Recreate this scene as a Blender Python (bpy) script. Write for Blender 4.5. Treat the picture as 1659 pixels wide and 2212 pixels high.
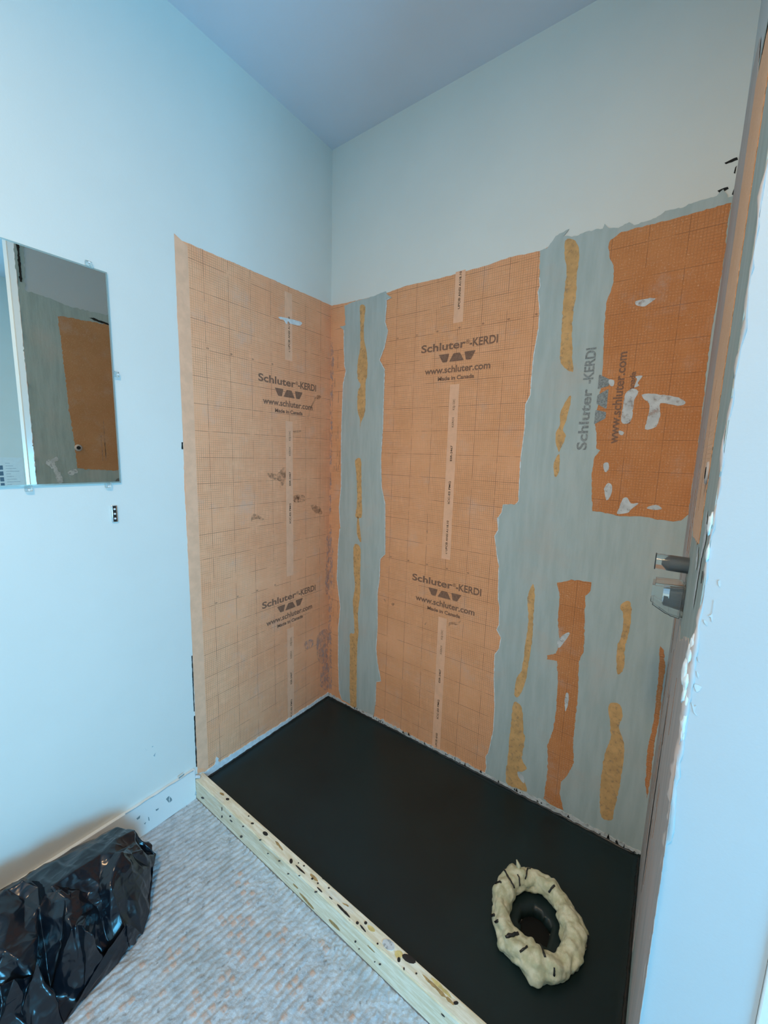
import bpy, bmesh, math, random
from mathutils import Vector, Matrix, noise, geometry
random.seed(7)
for o in list(bpy.data.objects): bpy.data.objects.remove(o)
S = bpy.context.scene
COL = S.collection

# ------------------------------------------------------------------ camera
RR = ((0.8089306, 0.5872363, 0.0280145), (0.1075374, -0.1009511, -0.9890625), (-0.5779853, 0.8030955, -0.1448123))
CAM = Vector((1.471, -1.545, 1.435)); FPX = 863.24
cd = bpy.data.cameras.new('camera'); cam = bpy.data.objects.new('camera', cd); COL.objects.link(cam)
r, d, f = [Vector(v) for v in RR]
cam.matrix_world = Matrix(((r.x, -d.x, -f.x, CAM.x), (r.y, -d.y, -f.y, CAM.y), (r.z, -d.z, -f.z, CAM.z), (0, 0, 0, 1)))
cd.sensor_fit = 'HORIZONTAL'; cd.sensor_width = 36; cd.lens = FPX * 36 / 1659; cd.clip_start = 0.01
S.camera = cam

# ------------------------------------------------------------------ light
S.view_settings.view_transform = 'Standard'; S.view_settings.look = 'None'
S.view_settings.exposure = 0.0; S.view_settings.gamma = 1.0
W = bpy.data.worlds.new('world'); S.world = W; W.use_nodes = True
W.node_tree.nodes['Background'].inputs[0].default_value = (.55, .78, 1, 1)
W.node_tree.nodes['Background'].inputs[1].default_value = 1.0
def area(name, loc, target, sx, sy, power, col):
    l = bpy.data.lights.new(name, 'AREA'); l.shape = 'RECTANGLE'; l.size = sx; l.size_y = sy; l.energy = power; l.color = col
    o = bpy.data.objects.new(name, l); COL.objects.link(o); o.location = loc
    o.rotation_euler = (Vector(target) - Vector(loc)).to_track_quat('-Z', 'Z').to_euler(); return o
WX = 3.40                                    # right wall of the room
area('window_daylight', (WX + .03, -1.65, .85), (0, -1.65, .85), 1.10, .90, 82, (.115, .58, 1.0))
area('ceiling_lamp_light', (1.35, -2.0, 2.78), (1.35, -2.0, 0), .28, .28, 29, (1.0, .66, .35))

# ------------------------------------------------------------------ helpers
def ray(x, y): return r * ((x - 829.5) / FPX) + d * ((y - 1106) / FPX) + f
def hit(x, y, ax, val):                       # photo pixel -> point on the plane of a real surface
    v = ray(x, y); t = (val - CAM[ax]) / v[ax]; return CAM + v * t
def crop(pts, ox, oy, s): return [(ox + x / s, oy + y / s) for x, y in pts]
C4 = (700, 540, 3.318); C5 = (700, 1100, 3.318); C6 = (1100, 430, 2.968); C7 = (1050, 1080, 2.765)
C2 = (360, 500, 3.69); C3 = (360, 1050, 3.16); C1 = (0, 1600, 2.765); CM = (0, 480, 3.161)
def back(pts, c=None):
    q = crop(pts, *c) if c else pts
    return [(h.x, h.z) for h in (hit(x, y, 1, 0) for x, y in q)]
def left(pts, c=None):
    q = crop(pts, *c) if c else pts
    return [(h.y, h.z) for h in (hit(x, y, 0, 0) for x, y in q)]
# planes: (u, v, offset from wall) -> world
def P_back(u, v, w): return Vector((u, -w, v))
def P_left(u, v, w): return Vector((w, u, v))
AW = 1.521                                   # alcove width
def P_right(u, v, w): return Vector((AW - w, u, v))
def P_front(u, v, w): return Vector((u, -.85 - w, v))

def link(name, me, mat=None, parent=None):
    o = bpy.data.objects.new(name, me); COL.objects.link(o)
    if mat and not me.materials: me.materials.append(mat)
    if parent: o.parent = parent
    return o
def bm_obj(name, bm, mat=None, parent=None, smooth=False):
    bmesh.ops.recalc_face_normals(bm, faces=bm.faces)
    me = bpy.data.meshes.new(name); bm.to_mesh(me); bm.free()
    if smooth: me.shade_smooth()
    return link(name, me, mat, parent)
def tag(o, label, cat, group=None, kind=None):
    if label: o['label'] = label
    if cat: o['category'] = cat
    if group: o['group'] = group
    if kind: o['kind'] = kind
    return o
def box(bm, x0, x1, y0, y1, z0, z1, bev=0):
    g = bmesh.ops.create_cube(bm, size=1); vs = g['verts']
    for v in vs: v.co = Vector(((x0 + x1) / 2 + v.co.x * (x1 - x0), (y0 + y1) / 2 + v.co.y * (y1 - y0), (z0 + z1) / 2 + v.co.z * (z1 - z0)))
    if bev:
        es = list({e for v in vs for e in v.link_edges})
        bmesh.ops.bevel(bm, geom=es, offset=bev, segments=2, affect='EDGES', profile=.6)
def cyl(bm, p0, p1, r0, r1=None, n=24, cap=True):
    p0, p1 = Vector(p0), Vector(p1); a = p1 - p0
    m = Matrix.Translation((p0 + p1) / 2) @ a.to_track_quat('Z', 'Y').to_matrix().to_4x4()
    bmesh.ops.create_cone(bm, cap_ends=cap, segments=n, radius1=r0, radius2=r0 if r1 is None else r1, depth=a.length, matrix=m)
def struct(name, x0, x1, y0, y1, z0, z1, mat, bev=0):
    bm = bmesh.new(); box(bm, x0, x1, y0, y1, z0, z1, bev); o = bm_obj(name, bm, mat); o['kind'] = 'structure'; return o
def jagged(pts, step=.006, amp=.0022, seed=0):
    out = []; n = len(pts)
    for i in range(n):
        a = Vector(pts[i]); b = Vector(pts[(i + 1) % n]); L = (b - a).length; k = max(1, int(L / step))
        nr = Vector((-(b - a).y, (b - a).x)) / max(L, 1e-6)
        for j in range(k):
            p = a.lerp(b, j / k)
            q = noise.noise(Vector((p.x * 70, p.y * 70, seed))) * amp * 1.3 + noise.noise(Vector((p.x * 260, p.y * 260, seed + 9))) * amp * .8
            out.append(p + nr * (q if j else q * .5))
    return out
def smooth_poly(pts, k=4):
    n = len(pts); out = []
    for i in range(n):
        p = [Vector(pts[(i + q) % n]) for q in (-1, 0, 1, 2)]
        for j in range(k):
            t = j / k
            out.append(.5 * ((2 * p[1]) + (p[2] - p[0]) * t + (2 * p[0] - 5 * p[1] + 4 * p[2] - p[3]) * t * t + (-p[0] + 3 * p[1] - 3 * p[2] + p[3]) * t ** 3))
    return out
def patch_bm(bm, pts, P, w0, w1, jag=.0022, step=.006, seed=0, film=False):
    q = jagged(pts, step, jag, seed) if jag else [Vector(p) for p in pts]
    if film:                                             # a stain or worn skim: one layer, no thickness of its own
        tri = geometry.tessellate_polygon([[Vector((p.x, p.y, 0)) for p in q]]); vs = [bm.verts.new(P(p.x, p.y, w1)) for p in q]
        for t in tri:
            try: bm.faces.new([vs[i] for i in t])
            except ValueError: pass
        return
    tri = geometry.tessellate_polygon([[Vector((p.x, p.y, 0)) for p in q]])
    base = [bm.verts.new(P(p.x, p.y, w0)) for p in q]; top = [bm.verts.new(P(p.x, p.y, w1)) for p in q]
    for t in tri:
        try: bm.faces.new([top[i] for i in t]); bm.faces.new([base[i] for i in reversed(t)])
        except ValueError: pass
    n = len(q)
    for i in range(n): bm.faces.new((base[i], base[(i + 1) % n], top[(i + 1) % n], top[i]))
def patch(name, polys, P, w0, w1, mat, parent=None, **k):
    bm = bmesh.new()
    for i, p in enumerate(polys): patch_bm(bm, p, P, w0, w1, seed=i + len(name), **k)
    return bm_obj(name, bm, mat, parent)
def patches(name, polys, P, w0, w1, mat, parent=None, label=None, **k):
    for i, p in enumerate(polys):
        if name in ('white_smear', 'bare_strip', 'brown_smudge', 'grey_smudge', 'worn_haze', 'mortar_smear'): p = smooth_poly(p, 3)
        bm = bmesh.new(); patch_bm(bm, p, P, w0, w1, seed=i + len(name), film=mat in (M_STAIN, M_STAING, M_AMBER, M_WHITEM), **k); o = bm_obj(name, bm, mat, parent)
        if label: o['label'] = label
def ribbon(name, path, P, w0, w1, wid, mat, parent, label=None):
    a = [Vector(p) for p in path]
    L = [p - Vector((wid * (.7 + .5 * noise.noise(Vector((p.x * 60, p.y * 60, 0)))), 0)) for p in a]; R_ = [p + Vector((wid, 0)) for p in a]
    patches(name, [L + R_[::-1]], P, w0, w1, mat, parent, label, jag=.0012)
def bead(name, path, rad, mat, parent=None, seed=0, n=8, jit=.5, flat=1.0):
    """lumpy tube along a 3D path"""
    bm = bmesh.new(); rings = []
    for i, p in enumerate(path):
        p = Vector(p); a = (Vector(path[min(i + 1, len(path) - 1)]) - Vector(path[max(i - 1, 0)])).normalized()
        up = Vector((0, 0, 1)) if abs(a.z) < .9 else Vector((1, 0, 0)); s = a.cross(up).normalized(); u = s.cross(a)
        rr = (rad[i] if isinstance(rad, (list, tuple)) else rad)
        ring = []
        for j in range(n):
            t = 2 * math.pi * j / n; q = s * math.cos(t) + u * math.sin(t) * flat
            k = 1 + jit * noise.noise((p + q * .01) * 90 + Vector((seed, 0, 0))) * 1.6
            ring.append(bm.verts.new(p + q * rr * k))
        rings.append(ring)
    for a, b in zip(rings, rings[1:]):
        for j in range(n): bm.faces.new((a[j], a[(j + 1) % n], b[(j + 1) % n], b[j]))
    bm.faces.new(rings[0]); bm.faces.new(rings[-1])
    return bm_obj(name, bm, mat, parent, smooth=True)

# ------------------------------------------------------------------ materials
class N:
    def __init__(s, name):
        s.m = bpy.data.materials.new(name); s.m.use_nodes = True; s.t = s.m.node_tree; s.b = s.t.nodes['Principled BSDF']
    def n(s, typ, ins={}, **kw):
        x = s.t.nodes.new(typ)
        for k, v in kw.items(): setattr(x, k, v)
        for k, v in ins.items(): s.put(x.inputs[k], v)
        return x
    def put(s, sock, v):
        if hasattr(v, 'outputs'): v = v.outputs[0]
        if isinstance(v, bpy.types.NodeSocket): s.t.links.new(v, sock)
        else: sock.default_value = v
    def math(s, op, a, b=0, c=None):
        x = s.n('ShaderNodeMath', operation=op); s.put(x.inputs[0], a); s.put(x.inputs[1], b)
        if c is not None: s.put(x.inputs[2], c)
        return x.outputs[0]
    def pos(s): return s.n('ShaderNodeNewGeometry').outputs['Position']
    def sep(s): return s.n('ShaderNodeSeparateXYZ', {0: s.pos()}).outputs
    def map(s, scale=(1, 1, 1), rot=(0, 0, 0)): return s.n('ShaderNodeMapping', {'Vector': s.pos(), 'Scale': scale, 'Rotation': rot}).outputs[0]
    def noise(s, scale, detail=4, rough=.6, vec=None): return s.n('ShaderNodeTexNoise', {'Vector': vec or s.pos(), 'Scale': scale, 'Detail': detail, 'Roughness': rough}).outputs[0]
    def ramp(s, f, stops):
        x = s.n('ShaderNodeValToRGB', {0: f}); e = x.color_ramp.elements
        while len(e) < len(stops): e.new(.5)
        for i, (p, c) in enumerate(stops): e[i].position = p; e[i].color = (*c, 1) if len(c) == 3 else c
        return x.outputs[0]
    def step(s, f, a, b): return s.n('ShaderNodeMapRange', {0: f, 1: a, 2: b, 3: 0.0, 4: 1.0}, interpolation_type='SMOOTHSTEP').outputs[0]
    def mix(s, f, a, b, mode='MIX'):
        x = s.n('ShaderNodeMix', data_type='RGBA', blend_type=mode); s.put(x.inputs[0], f)
        s.put(x.inputs[6], (*a, 1) if isinstance(a, tuple) else a); s.put(x.inputs[7], (*b, 1) if isinstance(b, tuple) else b)
        return x.outputs[2]
    def out(s, col, rough=.7, spec=.3, bump=None, strength=.3, dist=.002, metal=0):
        if isinstance(col, tuple): s.b.inputs['Base Color'].default_value = (*col, 1)
        else: s.put(s.b.inputs['Base Color'], col)
        s.put(s.b.inputs['Roughness'], rough); s.b.inputs['Specular IOR Level'].default_value = spec; s.b.inputs['Metallic'].default_value = metal
        if bump is not None:
            s.put(s.b.inputs['Normal'], s.n('ShaderNodeBump', {'Height': bump, 'Strength': strength, 'Distance': dist}))
        return s.m
def paint(name, col, rough=.55, spec=.35):
    m = N(name); a = m.noise(160, 3); big = m.noise(3.0, 3)
    c = m.mix(m.step(big, .3, .7), tuple(x * .97 for x in col), col)
    return m.out(c, rough, spec, a, .12, .002)
M_WALL = paint('wall_paint', (.80, .82, .77))
M_JAMB = paint('jamb_paint_darkened', (.55, .59, .60), .45, .4)  # wall paint darkened; less light on the partition is put into its colour
M_CEIL = paint('ceiling_paint', (.74, .79, .86), .9, .1)
M_TRIM = paint('trim_paint', (.84, .87, .85), .35, .5)

def membrane(name, hax, ph, pv, x0=None, ca=(.62, .32, .165), cb=(.70, .38, .21), grid=1.0, sheen=.0):
    m = N(name); s = m.sep(); u, v = s[hax], s[2]
    def lines(c, p, k, wid):
        q = m.math('FRACT', m.math('MULTIPLY', m.math('SUBTRACT', c, p - 50.0), k))
        a = m.math('ABSOLUTE', m.math('SUBTRACT', q, .5))
        return m.step(a, .5 - wid, .5 - wid * .35)
    wob = m.noise(9, 2)
    fine = m.math('MAXIMUM', m.math('MULTIPLY', lines(u, ph, 120, .17), m.step(m.noise(60, 2, .7, m.map((1, 1, .16))), .26, .54)),
                  m.math('MULTIPLY', lines(v, pv, 120, .17), m.step(m.noise(60, 2, .7, m.map((.16, .16, 1))), .30, .58)))
    major = m.math('MAXIMUM', lines(u, ph, 10, .014), lines(v, pv, 10, .014))
    major = m.math('MULTIPLY', major, m.step(m.noise(14, 2), .35, .55))
    fine = m.math('MULTIPLY', fine, m.step(m.noise(3.2, 2), .22, .55))
    if x0 is not None:                                   # plain selvedge along one side
        k = m.step(u, x0 + .0, x0 + .003); fine = m.math('MULTIPLY', fine, k); major = m.math('MULTIPLY', major, k)
    blot = m.noise(5, 5, .65)
    c = m.mix(m.step(blot, .3, .7), ca, cb)
    fl = m.noise(230, 2, .7)
    c = m.mix(m.math('MULTIPLY', m.step(fl, .55, .75), .5), c, (.86, .58, .38))
    c = m.mix(m.math('MULTIPLY', fine, .42 * grid), c, (.30, .14, .075))
    c = m.mix(m.math('MULTIPLY', major, .65 * grid), c, (.22, .10, .06))
    haze = m.math('MULTIPLY', m.step(m.noise(7, 5, .7), .52, .78), .35)
    c = m.mix(haze, c, (.62, .50, .43))
    h = m.math('ADD', m.math('MULTIPLY', fine, -.6), m.math('MULTIPLY', fl, .8))
    m.b.inputs['Sheen Weight'].default_value = sheen; m.b.inputs['Sheen Roughness'].default_value = .4
    return m.out(c, .85, .12, h, .35, .0012)
M_SHEET_L = membrane('fleece_left_lit', 1, -.273, 1.70, -.73, (.94, .44, .235), (.96, .50, .285))  # fleece brighter than on the back wall; its stronger light is in the colour
M_SHEET_B = membrane('fleece_back', 0, .70, 1.837, None, (.84, .405, .20), (.90, .455, .245))
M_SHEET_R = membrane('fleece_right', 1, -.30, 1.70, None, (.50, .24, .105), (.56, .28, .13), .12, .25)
def flat(name, col, rough=.7, spec=.25, var=.12, scale=40, metal=0, bump=.15):
    m = N(name); k = m.noise(scale, 4)
    return m.out(m.mix(m.step(k, .3, .7), tuple(c * (1 - var) for c in col), tuple(min(1, c * (1 + var)) for c in col)), rough, spec, k, bump, .001, metal)
M_BAND = flat('plain_band', (.90, .52, .33), .8, .15, .05, 30)
M_SELV = flat('selvedge', (.90, .52, .33), .8, .15, .06, 25)
M_INK = flat('brown_ink', (.27, .15, .10), .8, .1, .25, 260)
M_INKSOFT = flat('brown_ink_soft', (.36, .20, .13), .8, .1, .25, 200)
M_GREYINK = flat('greyed_ink', (.27, .30, .30), .8, .1, .3, 200)
M_BLACKINK = flat('dark_ink', (.09, .05, .035), .8, .1, .25, 260)
def mortar(name, a, b, warm=(.55, .50, .44)):
    m = N(name)
    st = m.noise(16, 4, .6, m.map((2.2, 2.2, .30))); k = m.noise(5, 4); fi = m.noise(120, 3)
    c = m.mix(m.step(st, .3, .7), a, b)
    c = m.mix(m.math('MULTIPLY', m.step(k, .5, .75), .45), c, warm)
    h = m.math('ADD', m.math('MULTIPLY', st, 1.5), m.math('MULTIPLY', fi, .5))
    return m.out(c, .7, .25, h, .35, .002)
M_MORT = mortar('thin_mortar', (.42, .50, .485), (.49, .565, .55))
M_MORT2 = mortar('right_wall_mortar', (.44, .42, .40), (.56, .50, .47), (.62, .46, .40))
M_MORTGREEN = mortar('green_board', (.35, .42, .39), (.43, .50, .47))
M_LIGHTM = flat('pale_mortar', (.74, .80, .82), .6, .3, .1, 60)
def worn(name, col, scale, lo, hi, mx, mn):
    m = N(name); k = m.noise(scale, 4, .7); m.put(m.b.inputs['Alpha'], m.math('ADD', m.math('MULTIPLY', m.step(k, lo, hi), mx - mn), mn)); k2 = m.noise(25, 3)
    return m.out(m.mix(m.step(k2, .3, .7), tuple(c * .85 for c in col), tuple(min(1, c * 1.12) for c in col)), .75, .2, k, .2, .001)
M_AMBER = worn('amber_strip', (.70, .42, .18), 70, .25, .5, .97, .45)
M_ORANGE = membrane('fleece_strip', 0, 1.23, 1.70, None, (.60, .235, .085), (.67, .285, .115), .8)
M_WHITEM = worn('white_smear', (.64, .67, .67), 60, .3, .5, .97, .40)
M_DARK = flat('dark_gap', (.03, .03, .028), .9, .1)
def smudge(name, col, lo, hi, mx, sc=(1, 1, 1)):
    m = N(name); k = m.noise(42, 5, .75, m.map(sc)); m.put(m.b.inputs['Alpha'], m.math('MULTIPLY', m.step(k, lo, hi), mx)); return m.out(col, .9, .1)
M_STAIN = smudge('brown_smudge', (.34, .19, .11), .36, .70, .70)
M_STAING = smudge('grey_smudge', (.52, .42, .40), .38, .66, .65, (1, 1, .5))
M_STREAK = flat('adhesive_brown', (.36, .22, .15), .85, .1, .2, 60)
m = N('black_coating'); k = m.noise(2.2, 3); kk = m.noise(350, 2)
M_PAN = m.out(m.mix(m.step(k, .3, .7), (.0065, .017, .019), (.010, .025, .028)), .38, .4, kk, .10, .001)  # bluish lift in the colour stands in for more sheen
M_DRAIN = flat('drain_hole_shade', (.004, .005, .005), .5, .3)  # blacker than the coating; the shade down the hole is in the colour
M_TAR = flat('black_tar', (.018, .020, .020), .35, .5, .2, 80)
m = N('foam'); k = m.noise(45, 4); k2 = m.noise(300, 2)
c = m.mix(m.step(k, .35, .7), (.54, .56, .37), (.76, .76, .57))
M_FOAM = m.out(c, .6, .3, m.math('ADD', k, m.math('MULTIPLY', k2, .35)), .4, .004)
m = N('pine'); g = m.noise(22, 5, .65, m.map((.7, 6, 6))); g2 = m.noise(4, 3, .6, m.map((1, 3, 3)))
c = m.mix(m.step(g, .35, .68), (.76, .68, .48), (.95, .92, .76)); c = m.mix(m.math('MULTIPLY', m.step(g2, .6, .75), .6), c, (.50, .36, .16))
c = m.mix(m.math('MULTIPLY', m.step(m.noise(9, 4, .7, m.map((1, 2, 2))), .56, .72), .35), c, (.62, .70, .72))
M_PINE = m.out(c, .7, .2, g, .25, .002)
m = N('bag_plastic'); k = m.noise(9, 3, .6, m.map((1, .5, 1), (0, 0, .5))); k2 = m.noise(60, 3)
M_BAG = m.out((.005, .008, .013), m.math('ADD', m.math('MULTIPLY', k2, .10), .17), .6, k, .25, .02)
m = N('mirror_glass'); M_MIRROR = m.out((.80, .81, .76), .0, .5, metal=1)
m = N('mirror_edge'); M_MEDGE = m.out((.55, .72, .70), .12, .6, metal=.6)
m = N('clear_plastic'); m.b.inputs['Transmission Weight'].default_value = .95; m.b.inputs['IOR'].default_value = 1.25; M_CLEAR = m.out((.90, .96, .97), .06, .5)
m = N('chrome'); M_CHROME = m.out((.80, .84, .85), .14, .5, metal=1)
M_PIPE = flat('dark_rubber', (.05, .065, .075), .35, .5)
M_SCREW = flat('white_screw', (.85, .88, .88), .3, .5, .05)
m = N('subfloor'); A = m.n('ShaderNodeAttribute', attribute_name='bare').outputs['Fac']; G = m.n('ShaderNodeAttribute', attribute_name='grit').outputs['Fac']
k = m.noise(26, 5, .7); k2 = m.noise(6, 4); k3 = m.noise(140, 3)
c = m.mix(m.step(k, .3, .7), (.40, .46, .50), (.60, .66, .70)); c = m.mix(m.math('MULTIPLY', m.step(k3, .55, .72), .5), c, (.74, .80, .84))
c = m.mix(m.math('MULTIPLY', m.step(k2, .5, .7), .5), c, (.33, .38, .39))
c = m.mix(m.math('MULTIPLY', m.step(m.noise(40, 3), .62, .70), .6), c, (.20, .22, .23))
c = m.mix(m.math('MULTIPLY', m.math('MULTIPLY', A, m.step(m.noise(70, 3), .25, .6)), .75), c, (.68, .44, .31))
M_FLOOR = m.out(c, .75, .25, m.math('ADD', k3, k), .5, .004)

# ------------------------------------------------------------------ room shell
H = 2.845
PX1 = 1.648                                   # far face of the partition
FY = -.85                                     # its end, facing the camera side
struct('wall_left', -.10, 0, -3.0, .10, -.05, H, M_WALL)
struct('wall_back', 0, WX, 0, .10, -.05, H, M_WALL)
struct('wall_rear', 0, WX, -3.1, -3.0, -.05, H, M_WALL)
struct('ceiling', -.10, WX + .1, -3.1, .10, H, H + .08, M_CEIL)
bm = bmesh.new()                              # right wall with its window opening
for q in ((-3.1, -2.21, -.05, H), (-1.09, .10, -.05, H), (-2.21, -1.09, -.05, .39), (-2.21, -1.09, 1.31, H)): box(bm, WX, WX + .1, q[0], q[1], q[2], q[3])
bm_obj('wall_right', bm, M_WALL)['kind'] = 'structure'
bm = bmesh.new()
for q in ((-2.25, -2.20, .35, 1.35), (-1.10, -1.05, .35, 1.35), (-2.20, -1.10, .35, .40), (-2.20, -1.10, 1.30, 1.35)): box(bm, WX - .015, WX + .02, *q, .003)
bm_obj('window_1', bm, M_TRIM)['kind'] = 'structure'
struct('wall_partition', AW, PX1, FY, 0, 0, H, M_JAMB)
struct('baseboard_left', 0, .014, -2.995, -.792, 0, .134, M_TRIM, .002)
struct('floor', 0, WX, -3.0, 0, -.05, -.006, flat('floor_slab', (.4, .45, .48)))

# mortar covered heating mat floor: real ridges, laid slightly askew
def make_floor():
    import numpy as np
    x0, x1, y0, y1, st = .0, 1.64, -1.95, -.792, .0032
    nx = int((x1 - x0) / st) + 1; ny = int((y1 - y0) / st) + 1
    ang = math.radians(8.6); ca, sa = math.cos(ang), math.sin(ang); per = .0205
    ctr = [tuple(hit(x, y, 2, 0))[:2] + (s,) for x, y, s in ((530, 1915, .05), (500, 2000, .045), (585, 2060, .055), (480, 2140, .08), (385, 2075, .05), (245, 2190, .07), (410, 1935, .02), (620, 2180, .08), (560, 2130, .05), (690, 2060, .02), (340, 2150, .035), (405, 2010, .02))]
    co, bare, grit = [], [], []
    rnd = {}
    for j in range(ny):
        y = y0 + (y1 - y0) * j / (ny - 1)
        for i in range(nx):
            x = x0 + (x1 - x0) * i / (nx - 1)
            u = x * ca - y * sa; v = x * sa + y * ca
            p = Vector((x, y, 0))
            n1 = noise.noise(p * 9); n2 = noise.noise(p * 45); n3 = noise.noise(p * 140)
            uu = (u + .0030 * n2 + .003 * n1) / per; fu = uu - math.floor(uu); vv = v / per; fv = vv - math.floor(vv)
            ridge = math.sin(fu * math.pi) ** .6
            cell = math.sin(fv * math.pi) ** .35
            amt = min(1, max(0, .95 + 1.2 * n1 - 1.1 * max(0, x - .45)))                       # how far trowel ridges survive
            z = -.0020 + .0038 * ridge * amt * (.72 + .28 * cell) + .0020 * n2 + .0026 * n3 * (1.35 - amt)
            key = (math.floor(uu), math.floor(vv))
            if key not in rnd:
                cx, cy = (key[0] + .5) * per, (key[1] + .5) * per
                wx, wy = cx * ca + cy * sa, -cx * sa + cy * ca
                pr = max([math.exp(-((wx - a) ** 2 + (wy - b) ** 2) / (s * s)) for a, b, s in ctr] + [.012])
                rnd[key] = random.random() < pr * (.62 if noise.noise(Vector((wx * 22, wy * 22, 4))) > -.1 else .12)
            b = 0
            if rnd[key]:
                e = min(fu, 1 - fu, fv, 1 - fv)
                b = max(0, min(1, (e - .10) / .08)) * (1 if n3 > -.45 else .3)
                z = z * (1 - b) + b * (.0006 + .0016 * math.sin(fu * math.pi))
            co.append((x, y, z)); bare.append(b); grit.append(0)
    faces = [(j * nx + i, j * nx + i + 1, (j + 1) * nx + i + 1, (j + 1) * nx + i) for j in range(ny - 1) for i in range(nx - 1)]
    me = bpy.data.meshes.new('floor_mat'); me.from_pydata(co, [], faces); me.shade_smooth()
    a = me.attributes.new('bare', 'FLOAT', 'POINT'); a.data.foreach_set('value', bare)
    o = link('floor_mortar_bed', me, M_FLOOR)
    o['kind'] = 'structure'
make_floor()

# ------------------------------------------------------------------ text helper
def text_pts(body, bold=.0):
    cu = bpy.data.curves.new('t', 'FONT'); cu.body = body; cu.size = 1; cu.offset = bold; cu.resolution_u = 4
    o = bpy.data.objects.new('t', cu); COL.objects.link(o)
    dg = bpy.context.evaluated_depsgraph_get(); me = bpy.data.meshes.new_from_object(o.evaluated_get(dg))
    v = [tuple(p.co)[:2] for p in me.vertices]; fs = [tuple(p.vertices) for p in me.polygons]
    bpy.data.objects.remove(o); bpy.data.curves.remove(cu); bpy.data.meshes.remove(me)
    return v, fs
def add_text(bm, P, body, u, v, width, w, rot=False, cap=None, bold=.012, align='C', clip=None):
    """centred at u, baseline v; width along the writing; rot = reads upwards"""
    vs, fs = text_pts(body, bold)
    x0 = min(p[0] for p in vs); x1 = max(p[0] for p in vs); k = width / (x1 - x0)
    ky = k if cap is None else cap / .72
    out = []
    for x, y in vs:
        a = (x - x0) * k - width / 2; b = y * ky
        out.append(bm.verts.new(P(u - b, v + a, w) if rot else P(u + a, v + b, w)))
    for fc in fs:
        try: bm.faces.new([out[i] for i in fc])
        except ValueError: pass
def add_quad(bm, P, pts, w): bm.faces.new([bm.verts.new(P(a, b, w)) for a, b in pts])
def round_poly(pts, rad=.004, k=3):
    out = []; n = len(pts)
    for i in range(n):
        a, b, c = [Vector(pts[(i + q) % n]) for q in (-1, 0, 1)]
        p = b + (a - b).normalized() * rad; q = b + (c - b).normalized() * rad
        for j in range(k + 1): t = j / k; out.append((1 - t) ** 2 * p + 2 * t * (1 - t) * b + t * t * q)
    return out
def logo_traps(bm, F, w):
    """three trapezoids (down, up, down); F maps logo (along, up) to the wall"""
    for t in ([(-.082, -.017), (-.034, -.017), (-.042, -.050), (-.063, -.050)],
              [(-.033, -.050), (.033, -.050), (.014, -.018), (-.014, -.018)],
              [(.034, -.017), (.082, -.017), (.063, -.050), (.042, -.050)]):
        vs = [bm.verts.new(F(p.x, p.y, w)) for p in round_poly(t)]; bm.faces.new(vs)
def print_logo(parent, P, u, v, w, ink):
    bm = bmesh.new()
    add_text(bm, P, 'Schluter', u - .0655, v, .205, w, cap=.031, bold=.022)
    add_text(bm, P, '®', u + .046, v + .012, .016, w, bold=.0)
    add_text(bm, P, '-KERDI', u + .112, v, .116, w, cap=.031, bold=.022)
    logo_traps(bm, lambda a, b, ww: P(u + a, v + b, ww), w)
    add_text(bm, P, 'www.schluter.com', u, v - .092, .292, w, bold=.022, cap=.027)
    add_text(bm, P, 'Made in Canada', u, v - .122, .163, w, bold=.03, cap=.016)
    return bm_obj('printed_logo', bm, ink, parent)
def band(parent, P, uc, segs, w, mat):
    patches('plain_band', [[(uc - .024, z0), (uc + .018, z0), (uc + .018, z1), (uc - .024, z1)] for z0, z1 in segs], P, w - .0002, w, mat, parent, jag=.0010, step=.02)
def band_text(parent, P, uc, B, w, rows, zmax, zmin):
    for body, a, b, s in rows:
        z0, z1 = B + a, B + b
        if z0 < zmin or z0 > zmax: continue
        bm = bmesh.new(); add_text(bm, P, body, uc + .004, (z0 + z1) / 2, abs(z1 - z0), w, rot=True, cap=.009, bold=.02)
        bm_obj('faded_printed_text' if s else 'printed_text', bm, M_INKSOFT if s else M_BLACKINK, parent)
ROWS = [('c UPC® ANSI A118.10', .15, .30, 0), ('KSJ-23C', -.245, -.20, 1), ('KERDI', -.315, -.275, 1), ('ESR-2467', -.455, -.39, 0), ('ICC-ES PMG', -.637, -.54, 0), ('c UPC® ANSI A118.10', -.857, -.71, 0)]
def ticks(parent, P, us, v, w):
    for i, u in enumerate(us):
        bm = bmesh.new(); add_text(bm, P, str((i * 10 + 10) % 100), u + .006, v + .004, .009, w, cap=.006, bold=.02); bm_obj('printed_number', bm, M_INK, parent)

# ------------------------------------------------------------------ left wall membrane
PZ = .055
pts = left([(378, 514), (385, 516), (430, 536), (500, 566), (560, 592), (620, 618), (680, 644), (718, 661)])
top = [(max(-.776, a), b) for a, b in pts[:-1]] + [(0, 2.155)]
edge = left([(401, 1130), (405, 1190), (413, 1400), (420, 1550), (427, 1650)]) 
poly = top + [(0, PZ), (-.74, PZ + .028), (-.776, .10)] + [(-.772, .7), (-.777, 1.3), (-.770, 1.6), (-.776, 1.9)]
sheet_l = patch('waterproofing_membrane', [poly], P_left, .0003, .0013, M_SHEET_L, jag=.0016, step=.01)
tag(sheet_l, 'large orange grid-printed waterproofing sheet on the left wall beside the mirror', 'membrane')
patch('selvedge', [[(-.775, .12), (-.729, .09), (-.729, 2.135), (-.742, 2.142), (-.775, 2.158)]], P_left, .0013, .0016, M_SELV, sheet_l, jag=.0008, step=.02)
for B in (1.727, .711): print_logo(sheet_l, P_left, -.274, B, .0020, M_INK if B < 1 else M_INK)
band(sheet_l, P_left, -.272, [(.065, .56), (.83, 1.57), (1.84, 2.128)], .0016, M_BAND)
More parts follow.
